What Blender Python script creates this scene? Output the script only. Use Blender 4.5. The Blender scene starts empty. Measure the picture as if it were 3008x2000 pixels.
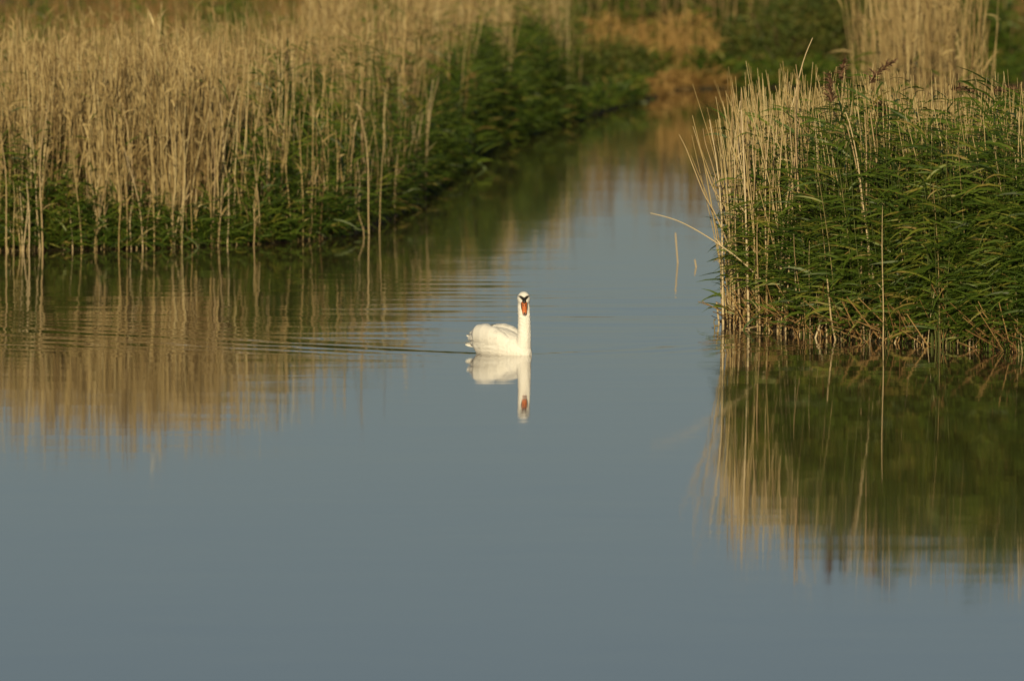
import bpy, bmesh, math, random
import numpy as np
from mathutils import Vector, Matrix

random.seed(7)
rng = np.random.default_rng(11)
R = math.radians
scene = bpy.context.scene
COL = scene.collection

# ------------------------------------------------------------------ camera
F = 38000.0          # focal length in photograph pixels (300 mm on a 23.7 mm sensor)
CAM_H = 5.5          # eye height above the water
PITCH = math.atan(1662.0 / F)
cam = bpy.data.cameras.new('camera')
cam.sensor_width = 23.7
cam.lens = F / 3008.0 * 23.7
cam.clip_start = 1.0
cam.clip_end = 6000.0
cam.dof.use_dof = True
cam.dof.focus_distance = 126.5
cam.dof.aperture_fstop = 2.2
cam_ob = bpy.data.objects.new('camera', cam)
cam_ob.location = (0, 0, CAM_H)
cam_ob.rotation_euler = (R(90) - PITCH, 0, 0)
COL.objects.link(cam_ob)
scene.camera = cam_ob

# ------------------------------------------------------------------ light
SUN_EL, SUN_AZ = 15.0, 184.0      # degrees, azimuth clockwise from +Y (behind the camera, a little left)
world = bpy.data.worlds.new('World')
scene.world = world
world.use_nodes = True
wn = world.node_tree
sky = wn.nodes.new('ShaderNodeTexSky')
sky.sky_type = 'NISHITA'
sky.sun_disc = False
sky.sun_elevation = R(SUN_EL)
sky.sun_rotation = R(SUN_AZ)
sky.air_density = 0.62
sky.dust_density = 0.80
sky.ozone_density = 0.45
wn.links.new(sky.outputs[0], wn.nodes['Background'].inputs[0])
wn.nodes['Background'].inputs[1].default_value = 0.05
sun = bpy.data.lights.new('sun', 'SUN')
sun.energy = 5.0
sun.angle = R(0.6)
sun.color = (1.0, 0.82, 0.48)
sun_ob = bpy.data.objects.new('sun', sun)
to_sun = Vector((math.sin(R(SUN_AZ)) * math.cos(R(SUN_EL)), math.cos(R(SUN_AZ)) * math.cos(R(SUN_EL)), math.sin(R(SUN_EL))))
sun_ob.rotation_euler = to_sun.to_track_quat('Z', 'Y').to_euler()
sun_ob.location = (-40, -60, 40)
COL.objects.link(sun_ob)
vs = scene.view_settings
vs.view_transform = 'Standard'
vs.look = 'None'
vs.exposure = -0.39
vs.gamma = 1.0
vs.use_curve_mapping = False
scene.render.engine = 'CYCLES'
scene.cycles.max_bounces = 6
scene.cycles.diffuse_bounces = 2
scene.cycles.glossy_bounces = 3
scene.cycles.transmission_bounces = 3
scene.cycles.caustics_reflective = False
scene.cycles.caustics_refractive = False

# ------------------------------------------------------------------ helpers
CP, SP = math.cos(PITCH), math.sin(PITCH)


def gp(px, py, z=0.0):
    """Place in the scene, on the level z, that the photograph shows at px, py."""
    dx, dy = (px - 1504.0) / F, (py - 1000.0) / F
    d = (dx, CP - dy * SP, -SP - dy * CP)
    t = (z - CAM_H) / d[2]
    return Vector((d[0] * t, d[1] * t, z))


def sc_at(Y):
    return F / Y       # photograph pixels per metre at distance Y


def link(o):
    COL.objects.link(o)
    return o


def tag(o, label=None, cat=None, group=None, kind=None):
    if label: o['label'] = label
    if cat: o['category'] = cat
    if group: o['group'] = group
    if kind: o['kind'] = kind
    return o


def np_mesh(name, V, Fq, mats, tint=None, smooth=False, mat_index=None):
    """Mesh from vertex array V (n,3) and an int face array (m,3) or (m,4)."""
    me = bpy.data.meshes.new(name)
    V = np.ascontiguousarray(V, dtype=np.float32)
    Fq = np.ascontiguousarray(Fq, dtype=np.int32)
    k = Fq.shape[1]
    me.vertices.add(len(V))
    me.vertices.foreach_set('co', V.ravel())
    me.loops.add(Fq.size)
    me.loops.foreach_set('vertex_index', Fq.ravel())
    me.polygons.add(len(Fq))
    me.polygons.foreach_set('loop_start', np.arange(0, Fq.size, k, dtype=np.int32))
    try:
        me.polygons.foreach_set('loop_total', np.full(len(Fq), k, dtype=np.int32))
    except Exception:
        pass
    if smooth:
        me.polygons.foreach_set('use_smooth', np.ones(len(Fq), dtype=bool))
    for m in (mats if isinstance(mats, (list, tuple)) else [mats]):
        me.materials.append(m)
    if mat_index is not None:
        me.polygons.foreach_set('material_index', np.ascontiguousarray(mat_index, dtype=np.int32))
    if tint is not None:
        a = me.attributes.new('tint', 'FLOAT', 'POINT')
        a.data.foreach_set('value', np.ascontiguousarray(tint, dtype=np.float32))
    me.update(calc_edges=True)
    return me


def tubes(P, Rad, sides=3):
    """n tubes with k rings: P (n,k,3), Rad (n,k). Quads."""
    n, k, _ = P.shape
    T = np.gradient(P, axis=1)
    T /= np.linalg.norm(T, axis=2, keepdims=True) + 1e-9
    ref = np.where(np.abs(T[..., 0:1]) < 0.8, np.array([1.0, 0, 0]), np.array([0, 1.0, 0]))
    A = np.cross(T, ref); A /= np.linalg.norm(A, axis=2, keepdims=True) + 1e-9
    B = np.cross(T, A)
    ang = np.arange(sides) * 2 * np.pi / sides
    V = P[:, :, None, :] + Rad[:, :, None, None] * (np.cos(ang)[None, None, :, None] * A[:, :, None, :] + np.sin(ang)[None, None, :, None] * B[:, :, None, :])
    idx = np.arange(n * k * sides).reshape(n, k, sides)
    a = idx[:, :-1, :]; b = np.roll(a, -1, axis=2)
    d = idx[:, 1:, :]; c = np.roll(d, -1, axis=2)
    return V.reshape(-1, 3), np.stack([a, b, c, d], axis=-1).reshape(-1, 4)


def ribbons(P, W, S):
    """n blades with k stations: P (n,k,3), half widths W (n,k), side direction S (n,3) or (n,k,3). Quads."""
    n, k, _ = P.shape
    if S.ndim == 2:
        S = np.repeat(S[:, None, :], k, axis=1)
    V = np.stack([P - S * W[..., None], P + S * W[..., None]], axis=2)
    idx = np.arange(n * k * 2).reshape(n, k, 2)
    q = np.stack([idx[:, :-1, 0], idx[:, :-1, 1], idx[:, 1:, 1], idx[:, 1:, 0]], axis=-1)
    return V.reshape(-1, 3), q.reshape(-1, 4)


class Pile:
    """Collects quads with a tint and a material slot, then makes one mesh."""
    def __init__(self):
        self.V, self.F, self.T, self.M, self.n = [], [], [], [], 0

    def add(self, VF, tint, slot=0):
        V, Fq = VF
        self.V.append(V); self.F.append(Fq + self.n)
        tint = np.broadcast_to(np.asarray(tint, dtype=float), (len(V),)) if np.ndim(tint) == 0 or len(tint) == len(V) else np.repeat(tint, len(V) // len(tint))
        self.T.append(tint); self.M.append(np.full(len(Fq), slot)); self.n += len(V)

    def mesh(self, name, mats):
        return np_mesh(name, np.concatenate(self.V), np.concatenate(self.F), mats, np.concatenate(self.T), mat_index=np.concatenate(self.M))


# ------------------------------------------------------------------ materials
def new_mat(name):
    m = bpy.data.materials.new(name)
    m.use_nodes = True
    nt = m.node_tree
    return m, nt, nt.nodes['Principled BSDF'], nt.nodes['Material Output']


def ramp(nt, stops):
    r = nt.nodes.new('ShaderNodeValToRGB')
    e = r.color_ramp.elements
    while len(e) < len(stops):
        e.new(0.5)
    for el, (p, c) in zip(e, stops):
        el.position = p
        el.color = (*c, 1)
    return r


def plant_mat(name, stops, use_object=False, translucent=0.0, rough=0.6, spec=0.3, streak=0.0):
    m, nt, b, out = new_mat(name)
    if use_object:
        src = nt.nodes.new('ShaderNodeObjectInfo').outputs['Random']
    else:
        a = nt.nodes.new('ShaderNodeAttribute'); a.attribute_name = 'tint'
        src = a.outputs['Fac']
    r = ramp(nt, stops)
    # colour drifts a little along every stem and blade
    geo = nt.nodes.new('ShaderNodeNewGeometry')
    mp = nt.nodes.new('ShaderNodeMapping'); mp.inputs['Scale'].default_value = (9, 9, 5)
    nz = nt.nodes.new('ShaderNodeTexNoise'); nz.inputs['Scale'].default_value = 1.0; nz.inputs['Detail'].default_value = 2.0
    nt.links.new(geo.outputs['Position'], mp.inputs[0]); nt.links.new(mp.outputs[0], nz.inputs['Vector'])
    ma = nt.nodes.new('ShaderNodeMath'); ma.operation = 'MULTIPLY_ADD'
    ma.inputs[1].default_value = 0.5; ma.inputs[2].default_value = -0.25
    nt.links.new(nz.outputs['Fac'], ma.inputs[0])
    ad = nt.nodes.new('ShaderNodeMath'); ad.operation = 'ADD'; ad.use_clamp = True
    nt.links.new(src, ad.inputs[0]); nt.links.new(ma.outputs[0], ad.inputs[1])
    nt.links.new(ad.outputs[0], r.inputs[0])
    nt.links.new(r.outputs[0], b.inputs['Base Color'])
    b.inputs['Roughness'].default_value = rough
    b.inputs['Specular IOR Level'].default_value = spec
    if translucent:
        t = nt.nodes.new('ShaderNodeBsdfTranslucent')
        nt.links.new(r.outputs[0], t.inputs[0])
        mx = nt.nodes.new('ShaderNodeMixShader'); mx.inputs[0].default_value = translucent
        nt.links.new(b.outputs[0], mx.inputs[1]); nt.links.new(t.outputs[0], mx.inputs[2])
        nt.links.new(mx.outputs[0], out.inputs[0])
    return m


DRY = [(0.0, (0.13, 0.085, 0.036)), (0.3, (0.31, 0.225, 0.100)), (0.65, (0.48, 0.37, 0.18)), (1.0, (0.64, 0.53, 0.30))]
GREEN = [(0.0, (0.030, 0.060, 0.010)), (0.4, (0.082, 0.142, 0.019)), (0.75, (0.145, 0.208, 0.028)), (0.93, (0.26, 0.255, 0.045)), (1.0, (0.36, 0.27, 0.09))]
M_dry = plant_mat('dry_reed', DRY, rough=0.55)
M_dry_o = plant_mat('dry_reed_single', [(0.0, (0.36, 0.26, 0.14)), (0.5, (0.48, 0.37, 0.21)), (1.0, (0.62, 0.51, 0.33))], use_object=True, rough=0.5)
M_green = plant_mat('reed_leaf', GREEN, translucent=0.32, rough=0.42, spec=0.45)
M_green_o = plant_mat('reed_leaf_single', GREEN, use_object=True, translucent=0.32, rough=0.42, spec=0.45)
M_stem_o = plant_mat('reed_stem_single', [(0, (0.06, 0.085, 0.02)), (0.6, (0.12, 0.14, 0.04)), (1, (0.34, 0.26, 0.12))], use_object=True)
M_litter = plant_mat('dead_litter', [(0, (0.10, 0.05, 0.02)), (0.5, (0.26, 0.15, 0.06)), (1, (0.45, 0.30, 0.13))])
M_litter_o = plant_mat('dead_litter_single', [(0, (0.10, 0.06, 0.03)), (1, (0.32, 0.22, 0.11))], use_object=True)
M_gold = plant_mat('golden_grass', [(0, (0.15, 0.085, 0.025)), (0.5, (0.31, 0.19, 0.06)), (1, (0.48, 0.32, 0.12))])
M_bush = plant_mat('bush_leaf', [(0, (0.040, 0.065, 0.014)), (0.5, (0.085, 0.115, 0.022)), (0.85, (0.15, 0.16, 0.035)), (1, (0.26, 0.19, 0.06))], translucent=0.15)
M_scrub = plant_mat('scrub_leaf', [(0, (0.04, 0.055, 0.012)), (0.45, (0.095, 0.105, 0.02)), (0.72, (0.20, 0.145, 0.035)), (1, (0.36, 0.22, 0.07))], translucent=0.12)
M_bark = plant_mat('bush_stem', [(0, (0.06, 0.04, 0.025)), (1, (0.14, 0.10, 0.06))])
M_plume = plant_mat('reed_plume', [(0, (0.07, 0.035, 0.02)), (0.5, (0.15, 0.085, 0.05)), (1, (0.28, 0.18, 0.11))], rough=0.8)

# ------------------------------------------------------------------ water
SWAN = gp(1484, 1040.5)


def water_material():
    m, nt, b, out = new_mat('pond_water')
    b.inputs['Base Color'].default_value = (0.085, 0.056, 0.034, 1)
    b.inputs['Roughness'].default_value = 0.035
    b.inputs['IOR'].default_value = 1.333
    N, L = nt.nodes, nt.links

    def math_(op, a, b_=None, c=None, clamp=False):
        n = N.new('ShaderNodeMath'); n.operation = op; n.use_clamp = clamp
        for i, v in enumerate((a, b_, c)):
            if v is None: continue
            if isinstance(v, (int, float)): n.inputs[i].default_value = v
            else: L.new(v, n.inputs[i])
        return n.outputs[0]

    geo = N.new('ShaderNodeNewGeometry')
    sep = N.new('ShaderNodeSeparateXYZ'); L.new(geo.outputs['Position'], sep.inputs[0])
    X, Y = sep.outputs[0], sep.outputs[1]

    def noise(scale, detail=2.0, w=0.0):
        mp = N.new('ShaderNodeMapping'); mp.inputs['Scale'].default_value = scale; mp.inputs['Location'].default_value = (w, w * 1.7, w * 0.3)
        L.new(geo.outputs['Position'], mp.inputs[0])
        nz = N.new('ShaderNodeTexNoise'); nz.inputs['Scale'].default_value = 1.0; nz.inputs['Detail'].default_value = detail
        L.new(mp.outputs[0], nz.inputs['Vector'])
        return nz

    # 1. the faint shiver of still water: slopes along and across the view, fine and broad
    fine = noise((1.4, 4.5, 1), 2.5, 3.1)
    s1 = N.new('ShaderNodeSeparateColor'); L.new(fine.outputs['Color'], s1.inputs[0])
    broad = noise((0.25, 0.5, 1), 1.0, 9.7)
    s2 = N.new('ShaderNodeSeparateColor'); L.new(broad.outputs['Color'], s2.inputs[0])
    # breeze patches: how strong the shiver is
    patch = noise((0.10, 0.055, 1), 1.0, 21.3)
    band = math_('MULTIPLY', math_('SUBTRACT', Y, 132.0), 1 / 9.0)             # a rougher belt behind the swan
    band = math_('POWER', 2.718, math_('MULTIPLY', math_('MULTIPLY', band, band), -1.0))
    near = math_('MULTIPLY', math_('SUBTRACT', X, 3.2), 0.5)                     # rings off the clump's stems
    near = math_('POWER', 2.718, math_('MULTIPLY', math_('MULTIPLY', near, near), -1.0))
    ny = math_('MULTIPLY', math_('SUBTRACT', Y, 121.5), 1 / 5.0)
    near = math_('MULTIPLY', near, math_('POWER', 2.718, math_('MULTIPLY', math_('MULTIPLY', ny, ny), -1.0)))
    amp = math_('MULTIPLY_ADD', band, 0.0085, 0.0030)
    amp = math_('MULTIPLY_ADD', near, 0.0030, amp)
    amp = math_('MULTIPLY', amp, math_('MULTIPLY_ADD', patch.outputs['Fac'], 1.6, 0.2))
    sy = math_('MULTIPLY', math_('SUBTRACT', s1.outputs[1], 0.5), math_('MULTIPLY', amp, 2.0))
    sx = math_('MULTIPLY', math_('SUBTRACT', s1.outputs[0], 0.5), math_('MULTIPLY', amp, 0.9))
    sy = math_('MULTIPLY_ADD', math_('SUBTRACT', s2.outputs[1], 0.5), 0.0024, sy)
    sx = math_('MULTIPLY_ADD', math_('SUBTRACT', s2.outputs[0], 0.5), 0.0010, sx)
    lap = noise((0.30, 1.7, 1), 2.0, 14.2)                                      # long low ripples in the belt
    sy = math_('MULTIPLY_ADD', math_('SUBTRACT', lap.outputs['Fac'], 0.5), math_('MULTIPLY_ADD', band, 0.030, 0.0025), sy)

    # 2. the two arms of the swan's wake, trains of ripples parallel to each arm
    def arm(dirx, diry, wl, a0, behind, width, wob):
        nonlocal sx, sy
        # along = distance back down the arm, u = distance to its near side
        px, py = -diry, dirx
        if py > 0: px, py = -px, -py
        ox, oy = SWAN.x + 0.08, SWAN.y - 0.25
        al = math_('ADD', math_('MULTIPLY', math_('SUBTRACT', X, ox), dirx), math_('MULTIPLY', math_('SUBTRACT', Y, oy), diry))
        u = math_('ADD', math_('MULTIPLY', math_('SUBTRACT', X, ox), px), math_('MULTIPLY', math_('SUBTRACT', Y, oy), py))
        wb = noise((0.55, 0.8, 1), 2.0, wob)
        u = math_('MULTIPLY_ADD', math_('SUBTRACT', wb.outputs['Fac'], 0.5), 0.9, u)
        grow = math_('MULTIPLY_ADD', al, width * 0.16, 0.10)                      # the train fans out down the arm
        grow = math_('MAXIMUM', grow, 0.05)
        v = math_('DIVIDE', u, grow)
        v1 = math_('MULTIPLY', math_('MAXIMUM', v, 0.0), 1.0)
        v2 = math_('MULTIPLY', math_('MINIMUM', v, 0.0), 3.0)
        env = math_('POWER', 2.718, math_('MULTIPLY', math_('ADD', math_('MULTIPLY', v1, v1), math_('MULTIPLY', v2, v2)), -1.0))
        on = math_('MULTIPLY', math_('ADD', al, 0.1), 1.5, clamp=True)
        fade = math_('POWER', 2.718, math_('MULTIPLY', math_('MAXIMUM', al, 0.0), -1.0 / behind))
        brk = noise((0.35, 0.35, 1), 2.0, wob * 3.3)                           # the train breaks up unevenly
        env = math_('MULTIPLY', env, math_('MULTIPLY_ADD', brk.outputs['Fac'], 3.0, -0.75, clamp=True))
        env = math_('MULTIPLY', math_('MULTIPLY', env, on), fade)
        ph = math_('MULTIPLY', u, 2 * math.pi / wl)
        w = math_('MULTIPLY', math_('MULTIPLY', math_('COSINE', ph), env), a0)
        sx = math_('MULTIPLY_ADD', w, px, sx)
        sy = math_('MULTIPLY_ADD', w, py, sy)

    arm(-0.66, 0.75, 0.60, 0.024, 25.0, 4.6, 5.0)
    arm(-0.66, 0.75, 1.5, 0.036, 30.0, 0.9, 6.0)
    arm(0.62, 0.78, 0.65, 0.015, 14.0, 4.5, 7.0)
    arm(-0.15, 0.99, 0.8, 0.012, 16.0, 6.0, 8.0)

    # 3. bow rings just in front and to the side of the breast
    dx = math_('SUBTRACT', X, SWAN.x + 0.15); dy = math_('SUBTRACT', Y, SWAN.y - 0.2)
    r2 = math_('SQRT', math_('ADD', math_('MULTIPLY', dx, dx), math_('ADD', math_('MULTIPLY', dy, dy), 0.001)))
    env = math_('POWER', 2.718, math_('MULTIPLY', r2, -0.9))
    w = math_('MULTIPLY', math_('MULTIPLY', math_('COSINE', math_('MULTIPLY', r2, 26.0)), env), 0.008)
    sx = math_('MULTIPLY_ADD', math_('DIVIDE', dx, r2), w, sx)
    sy = math_('MULTIPLY_ADD', math_('DIVIDE', dy, r2), w, sy)

    cb = N.new('ShaderNodeCombineXYZ')
    L.new(math_('MULTIPLY', sx, -1.0), cb.inputs[0]); L.new(math_('MULTIPLY', sy, -1.0), cb.inputs[1]); cb.inputs[2].default_value = 1.0
    nm = N.new('ShaderNodeVectorMath'); nm.operation = 'NORMALIZE'; L.new(cb.outputs[0], nm.inputs[0])
    L.new(nm.outputs[0], b.inputs['Normal'])
    return m


def grid_sheet(name, x0, x1, y0, y1, z, mat):
    V = np.array([(x0, y0, z), (x1, y0, z), (x1, y1, z), (x0, y1, z)])
    return link(bpy.data.objects.new(name, np_mesh(name, V, np.array([[0, 1, 2, 3]]), mat)))


water = grid_sheet('water', -400, 400, 5, 500, 0.0, water_material())
tag(water, kind='structure')

# ------------------------------------------------------------------ ground
def ground_material():
    m, nt, b, out = new_mat('marsh_ground')
    geo = nt.nodes.new('ShaderNodeNewGeometry')
    nz = nt.nodes.new('ShaderNodeTexNoise'); nz.inputs['Scale'].default_value = 0.35; nz.inputs['Detail'].default_value = 8
    nt.links.new(geo.outputs['Position'], nz.inputs['Vector'])
    r = ramp(nt, [(0.3, (0.035, 0.030, 0.014)), (0.5, (0.075, 0.060, 0.025)), (0.7, (0.14, 0.095, 0.04))])
    nt.links.new(nz.outputs['Fac'], r.inputs[0]); nt.links.new(r.outputs[0], b.inputs['Base Color'])
    b.inputs['Roughness'].default_value = 0.95
    bp = nt.nodes.new('ShaderNodeBump'); bp.inputs['Strength'].default_value = 0.6
    nt.links.new(nz.outputs['Fac'], bp.inputs['Height']); nt.links.new(bp.outputs[0], b.inputs['Normal'])
    return m


M_ground = ground_material()

# shoreline of the left bank and the far bank: water in front, land behind
shore = [(-60.0, 128.0), (-20.0, 143.0)] + [tuple(gp(x, y)[:2]) for x, y in
         [(-700, 752), (0, 737), (400, 730), (800, 714), (1000, 695), (1150, 640), (1235, 580), (1330, 500), (1420, 442),
          (1560, 392), (1700, 350), (1830, 312), (1930, 288), (1975, 264), (2260, 258)]] + [(9.0, 229.0), (60.0, 232.0)]
SHX = np.array([p[0] for p in shore]); SHY = np.array([p[1] for p in shore])


def shoreY(X):
    return np.interp(X, SHX, SHY)


def land_sheet():
    xs = np.unique(np.concatenate([np.linspace(-60, 60, 241), SHX]))
    backs = np.array([-0.6, 0.0, 0.25, 0.8, 2.0, 5, 12, 25, 50, 90, 180, 500, 1500, 4000])
    zs = np.array([-0.35, -0.02, 0.05, 0.09, 0.12, 0.15, 0.2, 0.25, 0.3, 0.35, 0.5, 0.6, 0.7, 0.8])
    nx, nb = len(xs), len(backs)
    V = np.zeros((nx, nb, 3))
    spread = 1 + np.maximum(0, backs - 90) / 40
    V[:, :, 0] = xs[:, None] * spread[None, :]
    V[:, :, 1] = shoreY(xs)[:, None] + backs[None, :]
    V[:, :, 2] = zs[None, :] + rng.normal(0, 0.012, (nx, nb)) * (backs > 0.1)
    idx = np.arange(nx * nb).reshape(nx, nb)
    q = np.stack([idx[:-1, :-1], idx[1:, :-1], idx[1:, 1:], idx[:-1, 1:]], -1).reshape(-1, 4)
    return np_mesh('ground', V.reshape(-1, 3), q, M_ground, smooth=True)


tag(link(bpy.data.objects.new('ground', land_sheet())), kind='structure')
bed = grid_sheet('pond_bed', -400, 400, 5, 500, -0.9, M_ground)
tag(bed, kind='structure')

# the islet under the near clump on the right: outline of its water's edge
front = [tuple(gp(x, y)[:2]) for x, y in [(2100, 948), (2168, 963), (2260, 975), (2360, 988), (2551, 1006), (2806, 1020), (3008, 1040), (3500, 1062)]]
FRX = np.array([p[0] for p in front] + [12.0]); FRY = np.array([p[1] for p in front] + [119.5])


def frontY(X):
    return np.interp(X, FRX, FRY)


def leftX(Y):      # left side of the clump, running away from the camera
    return np.interp(Y, [129.0, 131, 134, 138, 143], [2.07, 2.16, 2.45, 2.85, 3.2])


def islet():
    pts = [(x, y + 0.25) for x, y in zip(FRX, FRY)] + [(12, 146), (3.4, 145), (2.95, 138), (2.5, 134), (2.3, 131)]
    n = len(pts)
    c = np.mean(pts, axis=0)
    V = [(x, y, -0.4) for x, y in pts]
    for f, z in ((0.985, 0.0), (0.95, 0.05), (0.85, 0.08)):
        V += [(c[0] + (x - c[0]) * f, c[1] + (y - c[1]) * f, z) for x, y in pts]
    V.append((c[0], c[1], 0.1))
    Q = [(r * n + i, r * n + (i + 1) % n, (r + 1) * n + (i + 1) % n, (r + 1) * n + i) for r in range(3) for i in range(n)]
    Q += [(3 * n + i, 3 * n + (i + 1) % n, 4 * n, 4 * n) for i in range(n)]
    me = bpy.data.meshes.new('islet')
    me.from_pydata(V, [], [tuple(dict.fromkeys(q)) for q in Q])
    me.materials.append(M_ground)
    return me


tag(link(bpy.data.objects.new('islet_ground', islet())), kind='structure')


# ------------------------------------------------------------------ reed generators
def stalk_paths(x, y, h, lean=0.07, k=5, sway=0.03, bias=(0, 0), z0=-0.15):
    n = len(x)
    t = np.linspace(0, 1, k)[None, :]
    lx = rng.normal(bias[0], lean, n)[:, None]; ly = rng.normal(bias[1], lean, n)[:, None]
    ph = rng.uniform(0, 6.28, (n, 2))
    P = np.zeros((n, k, 3))
    P[..., 0] = x[:, None] + h[:, None] * (lx * (0.35 * t + 0.65 * t ** 2)) + sway * np.sin(ph[:, :1] + t * 4.2) * t
    P[..., 1] = y[:, None] + h[:, None] * (ly * t) + sway * np.sin(ph[:, 1:] + t * 3.7) * t
    P[..., 2] = z0 + (h[:, None] - z0) * t
    return P


def drift(x, y, scale, seed):
    """Smooth random drift, about -1..1, so that plants stand in tufts."""
    r = np.random.default_rng(seed)
    g = np.zeros(np.shape(x))
    for _ in range(9):
        a = r.uniform(0, 6.28); f = r.uniform(0.5, 1.8) / scale * 6.28; p = r.uniform(0, 6.28)
        g = g + np.sin((np.cos(a) * x + np.sin(a) * y) * f + p)
    return g / 2.6


def stalk_rad(n, k, r0, r1, var=0.3):
    t = np.linspace(0, 1, k)[None, :]
    return (r0 + (r1 - r0) * t ** 1.5) * rng.uniform(1 - var, 1 + var, (n, 1))


def blades(base, az, length, width, up0, droop, k=5, roll=None):
    """Leaf blades: rise at up0, then bend down by droop along their length."""
    n = len(az)
    ds = length / (k - 1)
    P = np.zeros((n, k, 3)); P[:, 0] = base
    ang = up0.copy()
    W = np.zeros((n, k))
    prof = np.interp(np.linspace(0, 1, k), [0, 0.25, 0.55, 0.8, 1], [0.45, 1.0, 0.85, 0.5, 0.06])
    W[:] = prof[None, :] * width[:, None]
    for j in range(1, k):
        P[:, j, 0] = P[:, j - 1, 0] + ds * np.cos(ang) * np.cos(az)
        P[:, j, 1] = P[:, j - 1, 1] + ds * np.cos(ang) * np.sin(az)
        P[:, j, 2] = P[:, j - 1, 2] + ds * np.sin(ang)
        ang = ang - droop / (k - 1)
    if roll is None:
        roll = rng.uniform(0.35, 1.35, n) * np.where(rng.random(n) < 0.5, -1, 1)
    side = np.stack([-np.sin(az), np.cos(az), np.zeros(n)], -1)
    upv = np.stack([-np.cos(az) * np.sin(up0), -np.sin(az) * np.sin(up0), np.cos(up0)], -1)
    S = side * np.cos(roll)[:, None] + upv * np.sin(roll)[:, None]
    return P, W, S


def leafy(pile, x, y, h, per, slot, wind=np.pi, spread=0.9, lmin=0.22, lmax=0.42, wmin=0.009, wmax=0.016, low=0.12, tint=(0.45, 0.22), k=5, tint_y=False):
    """Leaves of many upright reeds at x, y with heights h."""
    n = len(x)
    low = np.broadcast_to(np.asarray(low, float), (n,))[:, None]
    f = low + (1 - low) * np.linspace(0, 1, per)[None, :] + rng.uniform(-0.04, 0.04, (n, per))
    bx = np.repeat(x, per) + rng.normal(0, 0.03, n * per)
    by = np.repeat(y, per) + rng.normal(0, 0.03, n * per)
    bz = (h[:, None] * f).ravel()
    az = rng.normal(0, spread, n * per) + np.repeat(wind + 0.45 * drift(x, y, 0.9, 31), per)
    flip = rng.random(n * per) < 0.22
    az = np.where(flip, rng.uniform(0, 6.28, n * per), az)
    L_ = rng.uniform(lmin, lmax, n * per); W_ = rng.uniform(wmin, wmax, n * per)
    up0 = rng.normal(0.45, 0.3, n * per); droop = rng.uniform(0.3, 1.5, n * per)
    VF = ribbons(*blades(np.stack([bx, by, bz], -1), az, L_, W_, up0, droop, k))
    t = np.clip(rng.normal(tint[0], tint[1], n * per) + np.repeat(0.16 * drift(x, y, 0.7, 32) + rng.normal(0, 0.1, n), per), 0, 1)
    pile.add(VF, t, slot)


# ------------------------------------------------------------------ left bank reed bed (reads as one mass)
PATCHES = [(30, 712, 0.8, 2.0, 0.9, 1.15), (330, 705, 0.35, 2.0, 0.35, 0.6), (560, 700, 0.35, 2.0, 0.3, 0.7), (730, 690, 0.30, 3.0, 0.8, 1.2), (815, 660, 0.30, 3.0, 1.0, 1.8),
           (915, 625, 0.28, 3.5, 0.85, 1.65), (1010, 600, 0.3, 5.0, 0.75, 1.1), (1090, 540, 0.34, 6.0, 0.95, 1.6), (1125, 440, 0.28, 6.0, 0.9, 2.05),
           (1240, 500, 0.33, 6.0, 0.9, 1.25), (1330, 455, 0.28, 6.0, 0.9, 1.45), (1420, 425, 0.3, 6.0, 0.95, 1.6), (1560, 370, 0.5, 6.0, 0.95, 1.45),
           (420, 470, 0.35, 3.0, 0.5, 2.0), (160, 430, 0.3, 3.0, 0.45, 2.0), (620, 420, 0.3, 3.0, 0.5, 2.05), (700, 300, 0.4, 5.0, 0.4, 2.0), (960, 300, 0.3, 5.0, 0.5, 2.05)]


def patch_height(X, Y):
    best = np.zeros_like(X) - 1; h_ = np.full_like(X, 1.0)
    for (px, py, rx, ry, a, h) in PATCHES:
        c = gp(px, py)
        w = np.exp(-((X - c.x) / rx) ** 2 - ((Y - c.y) / ry) ** 2)
        h_ = np.where(w > best, h * (0.55 + 0.45 * w), h_); best = np.maximum(best, w)
    return h_


def patches(X, Y):
    """0..1: where tall green reeds push through the dry ones (centres along the shore)."""
    g = np.zeros_like(X)
    for (px, py, rx, ry, a, h) in PATCHES:
        c = gp(px, py)
        g = np.maximum(g, a * np.exp(-((X - c.x) / rx) ** 2 - ((Y - c.y) / ry) ** 2))
    return g


def scatter_left(n, xlo, xhi, b0, b1, power=1.0):
    x = rng.uniform(xlo, xhi, n)
    b = b0 + (b1 - b0) * rng.random(n) ** power
    return x, shoreY(x) + b, b


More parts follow.
